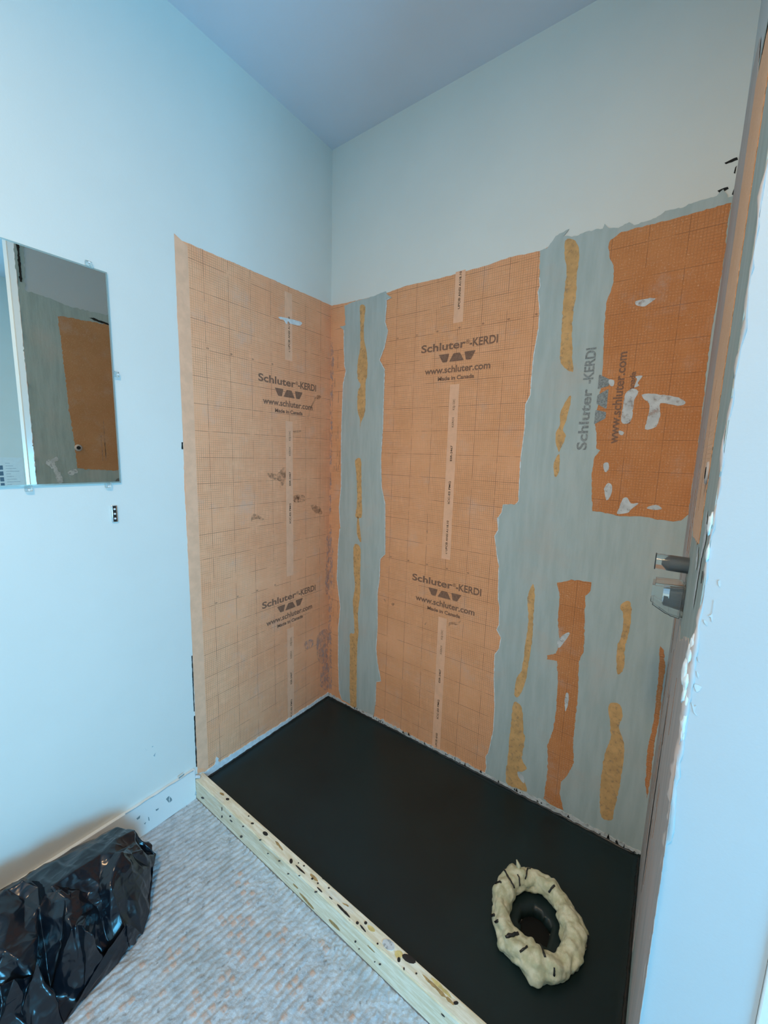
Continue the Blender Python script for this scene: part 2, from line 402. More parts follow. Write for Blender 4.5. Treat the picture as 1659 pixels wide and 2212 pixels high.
band_text(sheet_l, P_left, -.272, 1.727, .0019, ROWS, 2.1, .9); band_text(sheet_l, P_left, -.272, .711, .0019, ROWS[1:-1] , 2.1, .07)
ticks(sheet_l, P_left, [-.673, -.573, -.473, -.373], 1.80, .0019); ticks(sheet_l, P_left, [-.673, -.573, -.473, -.373], .80, .0019)
patches('mortar_smear', [left([(900, 680), (1065, 720), (1068, 745), (1050, 750), (985, 735), (965, 715), (955, 740), (930, 705), (905, 700)], C2)], P_left, .0016, .0022, M_LIGHTM, sheet_l, 'pale smear of mortar', jag=.001)
st = [left(q, C2) for q in ([(800, 1925), (880, 1930), (930, 1880), (945, 1900), (940, 2000), (900, 2040), (905, 1990), (830, 1970)],
      [(1190, 1310), (1225, 1310), (1220, 1335), (1190, 1340), (1150, 1410), (1130, 1490), (1120, 1480), (1150, 1390)],
      [(1010, 2105), (1085, 2100), (1100, 2130), (1040, 2160), (1010, 2150)], [(1010, 1590), (1070, 1585), (1060, 1600), (1015, 1605)])]
st += [left(q, C3) for q in ([(880, 70), (940, 95), (930, 105), (870, 110)], [(590, 190), (650, 215), (660, 230), (600, 225), (575, 240)], [(980, 130), (1040, 140), (1060, 190), (1010, 180)])]
patches('brown_smudge', st, P_left, .0014, .0017, M_STAIN, sheet_l, 'brown smudges and scuffs', jag=.003)
st = [left(q, C3) for q in ([(1095, 340), (1140, 350), (1130, 480), (1120, 620), (1100, 740), (1080, 690), (1090, 480)], [(1040, 1000), (1100, 990), (1095, 1190), (1040, 1200), (1020, 1080)], [(1060, 1230), (1110, 1220), (1115, 1380), (1050, 1370)], [(940, 1060), (1000, 1050), (990, 1100), (945, 1110)])]
patches('grey_smudge', st, P_left, .0014, .0017, M_STAING, sheet_l, 'greyed mortar haze', jag=.004)
patch('mortar_seam', [[(-.755, PZ + .03), (-.70, PZ + .035), (-.69, PZ + .07), (-.68, PZ + .032), (-.5, PZ + .028), (-.3, PZ + .022), (-.05, PZ + .02), (0, PZ + .02), (0, PZ - .01), (-.755, PZ - .01)]], P_left, .001, .0045, M_LIGHTM, sheet_l, jag=.004)
for z0, z1, w in ((.13, .36, .003), (.38, .62, .0022), (1.43, 1.455, .004)): patches('dark_gap', [[(-.7775 - w, z0), (-.776, z0), (-.775, z1), (-.777 - w, z1)]], P_left, 0, .0008, M_DARK, sheet_l, jag=.0008)

# ------------------------------------------------------------------ back wall membranes
zt = 2.152
tp = back([(720, 660), (745, 655), (790, 645), (834, 634), (848, 628), (880, 617), (940, 604), (1000, 588), (1060, 571), (1100, 556), (1140, 548), (1172, 541), (1190, 530)])
poly = [(0, zt + .002)] + tp[1:] + [(1.08, 2.1), (1.08, PZ), (0, PZ)]
sheet_b = patch('waterproofing_membrane', [poly], P_back, .0003, .0013, M_SHEET_B, jag=.0016, step=.01)
tag(sheet_b, 'orange grid-printed waterproofing sheet on the back wall between two mortar bands', 'membrane')
for B in (1.866, .857): print_logo(sheet_b, P_back, .702, B, .0020, M_INK)
band(sheet_b, P_back, .703, [(.06, .715), (.985, 1.725), (1.965, 2.158)], .0016, M_BAND)
R2 = [('UPC® ANSI A118.10', .15, .29, 0)] + ROWS[1:]
band_text(sheet_b, P_back, .701, 1.866, .0019, R2, 2.3, .9); band_text(sheet_b, P_back, .701, .857, .0019, [ROWS[1], ROWS[2], ROWS[3], ROWS[4], ('c UPC® ANSI', -.79, -.71, 0)], .8, .05)
ticks(sheet_b, P_back, [.402, .502, .602, .702, .802, .902, 1.002], 1.937, .0019); ticks(sheet_b, P_back, [.402, .502, .602, .702, .802], .937, .0019)
patches('brown_smudge', [back(q, C5) for q in ([(900, 810), (960, 808), (980, 798), (960, 828), (910, 825), (895, 840)], [(722, 825), (735, 805), (737, 815), (728, 828)], [(430, 640), (445, 655), (438, 665)], [(485, 675), (505, 672), (500, 690), (488, 688)], [(735, 155), (745, 152), (742, 175)])], P_back, .0014, .0018, M_STAIN, sheet_b, jag=.0015)
patches('corner_scuff', [[(.0, 1.1), (.012, 1.12), (.016, 1.6), (.022, 1.9), (.010, 2.0), (0, 2.0)], [(0, .1), (.03, .1), (.022, .5), (.03, .9), (.014, 1.05), (0, 1.05)]], P_back, .0013, .0017, M_STAING, sheet_b, jag=.005)
# corner drips of brown adhesive
bm = bmesh.new()
for i in range(26):
    u = random.uniform(.004, .075); z = random.choice((random.uniform(1.25, 1.85), random.uniform(.2, .9))); L = random.uniform(.02, .09); w = random.uniform(.0010, .0022)
    patch_bm(bm, [(u, z), (u + w, z), (u + w * .8, z + L), (u + w * .2, z + L)], P_back, .0013, .0019, jag=.0012)
bm_obj('adhesive_streaks', bm, M_STREAK, sheet_b)['kind'] = 'stuff'

# narrow mortar band over the seam near the corner
s1 = [(205, 375), (150, 400), (155, 540), (115, 550), (145, 575), (145, 700), (150, 830), (160, 870), (140, 960), (130, 1200), (125, 1400), (125, 1700), (110, 1850), (120, 1985)]
s1b = [(116, 140), (105, 250), (95, 500), (120, 700), (105, 850), (105, 1100), (110, 1300), (130, 1362), (240, 1425), (356, 1478), (370, 1400), (375, 1235), (410, 1230), (385, 1100), (375, 1000), (385, 850), (385, 600), (400, 500), (405, 355), (440, 320), (440, 140)]
s1c = [(440, 1991), (440, 1820), (415, 1700), (410, 1500), (425, 1250), (430, 1050), (437, 860), (400, 790), (435, 700), (460, 580), (440, 520), (450, 400), (450, 350), (490, 345), (455, 320), (445, 300), (320, 345)]
strip = patch('mortar_band', [back(s1, C4) + back(s1b, C5) + back(s1c, C4)], P_back, .0013, .0030, M_MORT, jag=.0022)
tag(strip, 'narrow blue-grey mortar band beside the inside corner, on the back wall', 'mortar')
am = [back(q, C4) for q in ([(262, 400), (300, 410), (290, 520), (290, 640), (312, 760), (312, 900), (300, 960), (298, 1150), (270, 1230), (258, 1290), (262, 1220), (243, 1150), (245, 1020), (265, 965), (243, 920), (245, 800), (262, 700), (262, 500)],
                            [(225, 1510), (265, 1495), (270, 1600), (272, 1750), (275, 1900), (260, 1920), (240, 1921), (228, 1900), (240, 1800), (235, 1600)])]
am += [back(q, C5) for q in ([(240, 70), (250, 66), (270, 235), (240, 180)], [(215, 270), (240, 250), (265, 290), (262, 450), (262, 600), (245, 750), (250, 880), (240, 1000), (235, 1380), (235, 1412), (190, 1395), (188, 1000), (190, 890), (220, 885), (215, 750), (210, 650), (225, 550), (215, 430)])]
patches('bare_strip', am, P_back, .0030, .0033, M_AMBER, strip, 'amber strip left bare of mortar', jag=.0018)
for pts_, c_ in ((s1[4:], C4), (s1b[:8], C5), (s1b[10:], C5), (s1c[:-3], C4)): ribbon('mortar_lip', back(pts_, c_), P_back, .0030, .0036, .0015, M_LIGHTM, strip, 'paler raised lip')

# broad mortar area right of the main sheet, up to the paint and down to the pan
L4 = [(1558, 0), (1545, 200), (1550, 260), (1535, 300), (1545, 420), (1540, 560), (1505, 750), (1490, 900), (1480, 1040), (1445, 1110), (1440, 1280), (1410, 1500), (1395, 1800), (1375, 1820), (1285, 1825), (1275, 1880), (1255, 1910), (1250, 1985)]
L5 = [(1275, 0), (1245, 60), (1250, 150), (1225, 190), (1240, 320), (1255, 400), (1250, 560), (1250, 650), (1260, 700), (1255, 830), (1240, 860), (1270, 920), (1255, 1000), (1225, 1040), (1220, 1200), (1225, 1400), (1215, 1580), (1180, 1740), (1160, 1770), (1165, 1850), (1150, 1905)]
top6 = [(1425, 25), (1436, -15), (1400, -5), (1370, -60), (1330, -20), (1200, 20), (1100, 60), (1000, 80), (940, 125), (800, 170), (770, 150), (700, 190), (640, 190), (612, 160), (600, 190), (500, 210), (430, 240), (350, 240), (385, 195), (300, 240), (240, 320), (200, 333)]
poly = back([(1253, 5)], C5)[:0] + back(L4[1:-1], C4) + back(L5[1:], C5) + [(AW, PZ + .004), (AW, 2.15)] + back(top6[1:], C6)
broad = patch('mortar_coat', [poly], P_back, .0013, .0030, M_MORT, jag=.0026)
tag(broad, 'broad grey-green mortar coat covering the right half of the back wall', 'mortar')
UR = [(650, 265), (720, 215), (900, 170), (1130, 110), (1300, 62), (1410, 30), (1425, 28), (1400, 150), (1385, 330), (1340, 600), (1305, 800), (1275, 1000), (1258, 1150), (1248, 1270), (1225, 1450), (1195, 1700), (1170, 1850), (1150, 2020), (1100, 2060), (1050, 2065), (950, 2055), (860, 2035), (700, 2030), (590, 2005), (535, 2000), (530, 1900), (530, 1750), (550, 1650), (585, 1610), (560, 1600), (560, 1500), (550, 1450), (590, 1200), (600, 1100), (605, 950), (610, 820), (625, 660), (650, 600), (670, 520), (670, 430), (645, 380), (640, 300)]
ur = patch('waterproofing_membrane', [back(UR, C6)], P_back, .0030, .0036, M_ORANGE, jag=.0020)
tag(ur, 'deep orange waterproofing patch high on the back wall with sideways printing', 'membrane')
am = [back(q, C6) for q in ([(360, 270), (410, 260), (440, 300), (450, 360), (435, 500), (430, 620), (410, 740), (405, 1000), (410, 1110), (330, 1050), (335, 900), (345, 700), (360, 560), (370, 450), (358, 370)],
      [(375, 1280), (398, 1270), (372, 1400), (345, 1480), (365, 1520), (330, 1600), (318, 1620), (300, 1560), (300, 1500), (325, 1450), (330, 1370)], [(300, 1660), (325, 1640), (320, 1750), (295, 1780), (285, 1720)])]
am += [back(q, C7) for q in ([(280, 500), (292, 560), (285, 680), (275, 850), (250, 1000), (238, 1080), (200, 1170), (170, 1160), (185, 1060), (215, 1010), (235, 860), (255, 720), (248, 590)],
      [(165, 1210), (215, 1240), (225, 1380), (235, 1420), (215, 1540), (245, 1600), (215, 1620), (190, 1620), (195, 1650), (230, 1680), (245, 1738), (190, 1720), (120, 1680), (135, 1500), (140, 1430), (150, 1350)],
      [(850, 600), (868, 640), (860, 760), (830, 880), (825, 1000), (790, 1040), (780, 1000), (785, 880), (815, 780), (820, 680), (803, 650), (808, 620)],
      [(745, 1210), (800, 1220), (815, 1290), (795, 1360), (825, 1450), (820, 1560), (800, 1690), (790, 1750), (765, 1850), (750, 1910), (690, 1890), (680, 1780), (690, 1640), (715, 1500), (745, 1420), (740, 1320), (730, 1250)])]
patches('bare_strip', am, P_back, .0030, .0034, M_AMBER, broad, 'amber strips left bare of mortar', jag=.0022)
og = [back(q, C7) for q in ([(425, 495), (520, 475), (630, 490), (625, 540), (595, 570), (590, 700), (585, 900), (555, 960), (550, 1150), (530, 1350), (520, 1450), (525, 1560), (490, 1640), (450, 1680), (440, 1750), (463, 1850), (380, 1812), (345, 1780), (365, 1640), (370, 1540), (365, 1470), (400, 1380), (420, 1250), (430, 1080), (425, 960), (365, 950), (365, 925), (420, 915), (440, 840), (430, 720), (440, 560)],
      [(1040, 870), (1065, 900), (1070, 1000), (1055, 1100), (1035, 1300), (1005, 1450), (985, 1640), (962, 1780), (950, 1700), (965, 1480), (1000, 1330), (1030, 1050)])]
patches('bare_fleece', og, P_back, .0030, .0034, M_ORANGE, broad, 'orange fleece showing between the mortar strokes', jag=.0022)
wh = [back(q, C6) for q in ([(860, 1250), (990, 1255), (1100, 1280), (1130, 1310), (1080, 1325), (970, 1310), (970, 1380), (940, 1460), (870, 1475), (895, 1380), (895, 1310), (860, 1280)],
      [(810, 660), (860, 645), (940, 640), (900, 670), (870, 690), (820, 685)], [(745, 1250), (790, 1215), (828, 1235), (800, 1300), (790, 1400), (760, 1440), (718, 1425), (735, 1310)],
      [(610, 1860), (635, 1820), (660, 1840), (655, 1890), (625, 1930)], [(700, 1990), (730, 1920), (760, 1915), (780, 1950), (830, 1950), (780, 1990), (760, 2010), (695, 2018)], [(880, 1980), (940, 1960), (980, 1985), (930, 1992)],
      [(810, 1140), (855, 1135), (825, 1180), (835, 1195), (800, 1210), (820, 1160)], [(605, 1700), (635, 1690), (640, 1730), (615, 1750)], [(640, 1160), (675, 1165), (668, 1200), (645, 1195)], [(705, 1485), (735, 1495), (725, 1515), (705, 1505)])]
patches('white_smear', wh, P_back, .0036, .0042, M_WHITEM, ur, 'grey-white smears of mortar', jag=.002)
wl = [back(q, C7) for q in ([(435, 830), (485, 790), (500, 800), (465, 850), (440, 880), (425, 870)], [(480, 1150), (495, 1160), (490, 1220), (475, 1260), (470, 1200)], [(190, 1620), (225, 1650), (228, 1690), (195, 1650)])]
patches('white_smear', wl, P_back, .0034, .0040, M_WHITEM, broad, jag=.002)
# sideways printing, partly on fleece and partly ghosting through the mortar
bm = bmesh.new(); bg = bmesh.new(); uB, v0 = 1.214, 1.635
add_text(bg, P_back, 'Schluter', uB, v0 - .0655, .205, .0040, rot=True, cap=.031, bold=.022)
add_text(bg, P_back, '-KERDI', uB, v0 + .112, .116, .0040, rot=True, cap=.031, bold=.022)
logo_traps(bg, lambda a, b, w: P_back(uB - b, v0 + a, w), .0040)
add_text(bm, P_back, 'www.schluter.com', 1.306, v0, .292, .0044, rot=True, bold=.022, cap=.027)
add_text(bm, P_back, 'Made in Canada', 1.336, v0, .163, .0039, rot=True, bold=.03, cap=.016)
bm_obj('printed_web_address', bm, M_INK, ur)
tag(bm_obj('ghost_logo', bg, M_GREYINK, ur), 'logo ghosting through the mortar', None)
for pts_, c_ in ((L4[1:], C4), (L5[1:], C5)): ribbon('mortar_lip', back(pts_, c_), P_back, .0030, .0036, .0013, M_LIGHTM, broad, 'paler raised lip')
# cracked paint by the right end of the upper wall
ck = [back(q) for q in ([(1565, 352), (1592, 340), (1594, 345), (1568, 355)], [(1588, 362), (1592, 358), (1588, 375), (1585, 374)], [(1590, 384), (1595, 386), (1590, 405), (1584, 422), (1581, 420), (1588, 402)], [(1550, 412), (1572, 404), (1574, 408), (1556, 418)])]
patches('paint_crack', ck, P_back, .0002, .0012, M_DARK, broad, 'dark cracks in the paint edge', jag=.001)

# ------------------------------------------------------------------ right wall of the alcove
rm = [(-.85, 0.03), (0, .03), (0, 2.19), (-.2, 2.235), (-.40, 2.245), (-.62, 2.235), (-.72, 2.255), (-.82, 2.26), (-.805, 2.5), (-.815, 2.70), (-.83, 2.83), (-.85, 2.83)]
rmort = patch('mortar_coat', [rm], P_right, .0003, .0016, M_MORTGREEN, jag=.006, step=.012)
tag(rmort, 'grey-green mortar coat on the narrow right alcove wall, seen in the mirror', 'mortar')
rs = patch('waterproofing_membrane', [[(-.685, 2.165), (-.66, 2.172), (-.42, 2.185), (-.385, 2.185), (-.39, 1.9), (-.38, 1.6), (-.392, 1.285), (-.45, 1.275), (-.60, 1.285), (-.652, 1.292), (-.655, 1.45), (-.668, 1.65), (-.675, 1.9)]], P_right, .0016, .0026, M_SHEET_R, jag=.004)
tag(rs, 'orange waterproofing patch on the right alcove wall, reflected in the mirror', 'membrane')
patches('worn_haze', [[(-.375, .1), (-.37, 1.3), (-.375, 2.21), (-.02, 2.19), (-.01, .06)], [(-.84, .3), (-.39, .25), (-.39, 1.0), (-.5, 1.05), (-.84, 1.1)]], P_right, .0016, .0022, M_MORT2, rmort, jag=.006)
bm = bmesh.new()
for i in range(30):
    z = random.uniform(.35, .95) if i % 3 else random.uniform(1.2, 1.4); u = random.uniform(-.6, -.05); L = random.uniform(.05, .22)
    patch_bm(bm, [(u, z), (u + .004, z), (u + .003, z + L), (u + .001, z + L)], P_right, .0022, .0028, jag=.002)
tag(bm_obj('adhesive_streaks', bm, M_STREAK, rmort), 'brown adhesive streaks', None, None, 'stuff')
patches('white_smear', [[(-.80, 1.33), (-.77, 1.35), (-.75, 1.36), (-.74, 1.34), (-.76, 1.33), (-.745, 1.28), (-.73, 1.22), (-.75, 1.20), (-.77, 1.28)], [(-.70, 1.27), (-.66, 1.29), (-.65, 1.27), (-.69, 1.25)]], P_right, .0022, .0028, M_WHITEM, rmort, jag=.008)
patches('dark_smear', [[(-.53, 2.20), (-.50, 2.205), (-.42, 2.19), (-.42, 2.183), (-.50, 2.19)], [(-.84, 2.3), (-.83, 2.3), (-.828, 2.7), (-.838, 2.75)]], P_right, .0022, .0028, M_DARK, rmort, jag=.003)
# shower arm stub hole
bm = bmesh.new(); cyl(bm, (AW - .0026, -.637, 1.417), (AW - .006, -.637, 1.417), .021, .019, 28); ho = bm_obj('pipe_stub', bm, M_MORT2, None, True)
tag(ho, 'small round pipe stub with dark hole, low on the orange patch in the mirror', 'pipe')
bm = bmesh.new(); cyl(bm, (AW - .0060, -.637, 1.417), (AW - .0068, -.637, 1.417), .011, .010, 20); bm_obj('dark_bore', bm, M_DARK, ho)

# torn plaster along the free corner of the partition
def corner_line(z0, z1, n, seed, du=.004):
    out = []
    for i in range(n):
        z = z0 + (z1 - z0) * i / (n - 1); out.append((AW - .0005 + du * noise.noise(Vector((z * 14, seed, 0))), FY + .0 + .002 * noise.noise(Vector((z * 30, seed, 5))), z))
    return out
rag = [.003 * max(.15, .5 + noise.noise(Vector((z * .37, 3, 0)))) for z in range(240)]
for z in range(70, 100): rag[z] += .0035
e = bead('plaster_edge', corner_line(.04, 2.83, 240, 2), rag, M_MORT2, None, 3)
tag(e, 'ragged plaster edge running up the free corner of the partition', 'plaster')
ch = bmesh.new()
for px, py, s in ((1478, 1560, 9), (1484, 1520, 8), (1483, 1470, 9), (1482, 1450, 10), (1490, 1415, 8), (1497, 1390, 7), (1476, 1580, 7), (1530, 1195, 6), (1536, 1130, 7), (1479, 1500, 7)):
    h = hit(px, py, 1, FY); ss = s * .00085
    g = bmesh.ops.create_icosphere(ch, subdivisions=2, radius=1)
    for v in g['verts']:
        q = v.co.copy(); k = 1 + .6 * noise.noise(q * 2 + Vector((px, 0, 0))); v.co = Vector((h.x - .001 + q.x * ss * .45 * k, FY - .001 + q.y * .004 * k, h.z + q.z * ss * 2.6 * k))
tag(bm_obj('plaster_chips', ch, M_LIGHTM, e, True), 'bright white broken plaster', None, None, 'stuff')
pc = [[(h.x, h.z) for h in (hit(x, y, 1, FY) for x, y in crop(q, 1400, 1100, 3.687))] for q in (
    [(355, 1060), (362, 1055), (340, 1250), (325, 1350), (318, 1405), (308, 1400), (305, 1310), (325, 1290), (345, 1150)], [(432, 490), (438, 492), (425, 590), (418, 590), (424, 530)])]
patches('dark_gap', pc, P_front, .0005, .0014, M_DARK, e, 'dark crack', jag=.0008)
gs = [[(h.x, h.z) for h in (hit(x, y, 1, FY) for x, y in crop(q, 1400, 1100, 3.687))] for q in (
    [(520, 735), (528, 735), (515, 830), (508, 900), (500, 860), (480, 850), (505, 830)], [(445, 880), (475, 905), (470, 925), (445, 900)], [(555, 570), (578, 565), (575, 615), (562, 610)],
    [(395, 1180), (410, 1215), (400, 1210)], [(370, 1390), (425, 1410), (415, 1440), (385, 1455), (370, 1420)], [(345, 1540), (370, 1570), (385, 1560), (372, 1610), (390, 1640), (365, 1620)], [(385, 1290), (410, 1320), (395, 1345)], [(230, 2135), (238, 2138), (234, 2145)])]
patches('grey_smudge', gs, P_front, .0003, .0008, flat('pale_blue_smudge', (.55, .64, .66)), e, 'faint grey scuffs', jag=.0015)
# tape-like corner bead on the far right end of the partition face
struct('trim_1', PX1 + .0005, PX1 + .07, FY - .004, FY + .03, 0, H, M_TRIM, .002)

# ------------------------------------------------------------------ shower pan, drain, foam ring
DC = Vector((1.279, -.440)); DA = (.060, .088); rot = math.radians(0)
bm = bmesh.new(); st = .0125; nx = int(AW / st); ny = int(.75 / st); grid = {}
def pz(x, y):
    z = .049 + .0006 * noise.noise(Vector((x * 6, y * 6, 0)))
    e = min(x, -y, AW - x); z += .012 * math.exp(-(e / .006) ** 2) * (1 + .5 * noise.noise(Vector((x * 25, y * 25, 3)))) * (1 if y > -.745 else .4)
    dd = math.hypot((x - DC.x) / 2, (y - DC.y) / 2); z -= .006 * math.exp(-(dd / .12) ** 2)
    return z
for i in range(nx + 1):
    for j in range(ny + 1):
        x = AW * i / nx; y = -.7495 * j / ny
        grid[i, j] = bm.verts.new((x, y, pz(x, y)))
for i in range(nx):
    for j in range(ny):
        cx = AW * (i + .5) / nx; cy = -.7495 * (j + .5) / ny
        if math.hypot((cx - DC.x) / .046, (cy - DC.y) / .052) < 1: continue
        bm.faces.new((grid[i, j], grid[i, j + 1], grid[i + 1, j + 1], grid[i + 1, j]))
for v in [v for v in bm.verts if not v.link_faces]: bm.verts.remove(v)
be = [e for e in bm.edges if len(e.link_faces) == 1]
ex = bmesh.ops.extrude_edge_only(bm, edges=be)
for v in ex['geom']:
    if isinstance(v, bmesh.types.BMVert): v.co.z = .002
pan = bm_obj('shower_pan', bm, M_PAN, None, True); tag(pan, 'rectangular black coated shower floor inside the wooden curb', 'shower pan')
bm = bmesh.new()
cyl(bm, (DC.x, DC.y, .003), (DC.x, DC.y, .018), .044, .044, 32)
bm_obj('drain', bm, M_DRAIN, pan, False)
# tar squeezed along the wall joints
def line3(f_, n): return [f_(i / (n - 1)) for i in range(n)]
tar = bmesh.new(); tar.free()
bead('tar_fillet', line3(lambda t: (.03 + 1.47 * t, -.0045 - .002 * noise.noise(Vector((t * 30, 0, 0))), .053 + .004 * noise.noise(Vector((t * 40, 1, 0)))), 150), .0055, M_TAR, pan, 5)
bead('tar_fillet', line3(lambda t: (.0055, -.01 - .735 * t, .053 + .003 * noise.noise(Vector((t * 25, 4, 0)))), 90), .0048, M_TAR, pan, 9)
bead('tar_fillet', line3(lambda t: (AW - .0055, -.01 - .73 * t, .053 + .003 * noise.noise(Vector((t * 25, 7, 0)))), 90), .0048, M_TAR, pan, 12)
sm = patch('mortar_seam', [[(0, PZ + .022), (.15, PZ + .010), (.4, PZ + .022), (.62, PZ + .014), (.8, PZ + .020), (1.0, PZ + .012), (1.2, PZ + .022), (AW, PZ + .016), (AW, PZ - .006), (0, PZ - .006)]], P_back, .001, .0050, M_WHITEM, broad, jag=.006)
tk = bmesh.new()
for i in range(46):
    u = random.uniform(.1, 1.5); z = PZ + random.uniform(0, .012); patch_bm(tk, [(u, z), (u + random.uniform(.002, .012), z + .001), (u + .004, z + random.uniform(.004, .018))], P_back, .005, .0056, jag=.001)
tag(bm_obj('tar_specks', tk, M_TAR, sm), 'black specks', None, None, 'stuff')

# foam ring
RA, RB = .102, .116
def ring_pt(th, ph, off=0):
    rr = .0295 * (1 + .12 * math.sin(3 * th + 1) + .07 * math.sin(7 * th))
    dirv = Vector((math.cos(th), math.sin(th), 0))
    ca, sa = math.cos(.31), math.sin(.31)
    a, b = RA * math.cos(th), RB * math.sin(th); c = Vector((DC.x + ca * a - sa * b, DC.y + sa * a + ca * b, .070))
    a, b = math.cos(th) * RB, math.sin(th) * RA; nn = Vector((ca * a - sa * b, sa * a + ca * b, 0)).normalized()
    q = nn * math.cos(ph) + Vector((0, 0, 1)) * math.sin(ph)
    base = c + q * rr
    k = noise.noise(base * 18 + Vector((3, 1, 0))) * .34 + noise.noise(base * 42) * .22 + noise.noise(base * 95) * .10
    k += .20 * (abs(noise.noise(base * 26 + Vector((9, 0, 0)))) * 2 - .35)
    p = c + q * (rr * (1 + k) + off)
    p.z = max(p.z, .046); return p
bm = bmesh.new(); NT, NP = 200, 56
vs = [[bm.verts.new(ring_pt(2 * math.pi * i / NT, 2 * math.pi * j / NP)) for j in range(NP)] for i in range(NT)]
for i in range(NT):
    for j in range(NP): bm.faces.new((vs[i][j], vs[(i + 1) % NT][j], vs[(i + 1) % NT][(j + 1) % NP], vs[i][(j + 1) % NP]))
foam = bm_obj('foam_ring', bm, M_FOAM, None, True)
tag(foam, 'lumpy cream expanding-foam ring standing around the drain on the black pan', 'foam ring')
bead('foam_tip', [ring_pt(2.05, 1.3, -.004), ring_pt(2.08, 1.4, .006), ring_pt(2.12, 1.5, .016) + Vector((-.008, .012, 0))], [.008, .006, .002], M_FOAM, foam, 2)
for th0, th1, p0, p1, rd in ((2.35, 2.60, .2, 2.4, .0028), (2.70, 2.78, -.1, 1.3, .0030), (1.75, 1.95, 1.1, 2.3, .0022), (1.60, 1.72, .6, 1.2, .0020), (3.55, 3.62, .2, .9, .0030), (3.95, 4.05, .9, 2.0, .0038), (4.30, 4.40, 1.0, 1.7, .0028), (4.85, 4.80, 1.5, 2.5, .0030), (5.0, 5.02, .5, 1.0, .0024), (.95, 1.02, 1.7, 2.6, .0028), (6.05, 6.2, .1, .6, .0028), (3.35, 3.45, -.3, .5, .0030), (2.2, 2.3, 1.8, 2.6, .002)):
    bead('tar_drip', line3(lambda t: ring_pt(th0 + (th1 - th0) * t, p0 + (p1 - p0) * t, .0006), 14), rd, M_TAR, foam, int(th0 * 10), 6, .6)

# ------------------------------------------------------------------ curb
bm = bmesh.new(); box(bm, .001, AW - .001, -.791, -.7515, .0, .087)
bmesh.ops.bevel(bm, geom=[e for e in bm.edges if abs((e.verts[0].co - e.verts[1].co).x) > 1], offset=.003, segments=2, affect='EDGES')
curb = bm_obj('wooden_curb', bm, M_PINE); tag(curb, 'pale pine board on edge forming the curb before the black pan', 'curb')
def P_top(u, v, w): return Vector((u, v, .087 + w))
def P_face(u, v, w): return Vector((u, -.791 - w, v))
C8 = (400, 1600, 2.5136)
def topp(q): return [(h.x, h.y) for h in (hit(x, y, 2, .087) for x, y in crop(q, *C8))]
def facep(q): return [(h.x, h.z) for h in (hit(x, y, 1, -.791) for x, y in crop(q, *C8))]
def blob(cx, cy, rx, ry, ang=0, n=10):
    return [(cx + rx * math.cos(t) * math.cos(ang) - ry * math.sin(t) * math.sin(ang), cy + rx * math.cos(t) * math.sin(ang) + ry * math.sin(t) * math.cos(ang)) for t in [2 * math.pi * i / n for i in range(n)]]
tops = [blob(230, 318, 10, 6), blob(435, 505, 16, 10, .5), blob(365, 450, 9, 5), blob(575, 655, 9, 14), blob(625, 700, 36, 5, .75), blob(645, 680, 5, 4), blob(690, 750, 6, 5), blob(720, 775, 5, 5), blob(615, 665, 4, 3), blob(860, 925, 52, 6, .80), blob(935, 990, 8, 8), blob(980, 990, 8, 8), blob(965, 1020, 26, 5, .9), blob(750, 750, 9, 3, .6), blob(780, 800, 5, 4), blob(1045, 1103, 5, 5), blob(1215, 1185, 42, 20, .5), blob(1160, 1190, 9, 14), blob(1188, 1240, 4, 9), blob(345, 410, 4, 3), blob(885, 985, 4, 7), blob(730, 810, 20, 4, .8), blob(1105, 1085, 5, 4), blob(1470, 1425, 14, 10), blob(1255, 1265, 5, 4), blob(790, 855, 12, 3, .7)]
tops = [topp(q) for q in tops]; tops = [[(min(AW, a), min(-.7525, max(-.789, b))) for a, b in q] for q in tops]
patches('tar_splash', tops, P_top, 0, .0012, M_TAR, curb, 'black drip on the top edge', jag=.001)
fcs = [blob(95, 310, 9, 5, .4), blob(200, 412, 4, 7), blob(245, 410, 5, 5), blob(305, 520, 7, 7), blob(315, 465, 5, 4), blob(408, 538, 6, 4), blob(512, 652, 6, 4), blob(450, 612, 5, 3), blob(560, 722, 6, 4), blob(620, 732, 5, 3), blob(925, 1090, 5, 6), blob(945, 1130, 4, 3), blob(1058, 1213, 6, 5), blob(1030, 1200, 4, 3), blob(250, 435, 9, 3, .8), blob(710, 820, 8, 5), blob(1400, 1490, 14, 3, .8), blob(200, 370, 2, 12)]
patches('tar_splash', [facep(q) for q in fcs], P_face, 0, .0010, M_TAR, curb, 'black speck on the front face', jag=.0008)
M_KNOT = flat('brown_knot', (.42, .28, .12), .7, .2, .3, 60); M_YEL = flat('yellow_resin', (.70, .55, .22), .6, .3, .2, 50)
patches('brown_stain', [topp(q) for q in (blob(510, 570, 34, 6, .9), blob(700, 745, 30, 8, .75), blob(1355, 1335, 95, 9, .78), blob(870, 890, 22, 6, .5), blob(200, 290, 14, 6, .5), blob(1440, 1415, 30, 9, .8))], P_top, 0, .0006, M_KNOT, curb, 'brown streaks', jag=.003)
patches('yellow_stain', [topp(q) for q in (blob(1390, 1340, 80, 9, .78), blob(1160, 1160, 22, 22, .5), blob(1010, 1020, 26, 12, .7))], P_top, 0, .0004, M_YEL, curb, jag=.003)
patches('brown_stain', [facep(q) for q in (blob(660, 870, 62, 6, .85), blob(810, 1000, 44, 7, .8), blob(600, 790, 20, 4, .8), blob(1010, 1130, 30, 3, .8))], P_face, 0, .0005, M_KNOT, curb, jag=.002)
patch('grey_mortar_dab', [[(a, max(-.790, min(-.753, b))) for a, b in topp(blob(1105, 1110, 40, 26, .7))]], P_top, 0, .0014, M_WHITEM, curb, jag=.003)
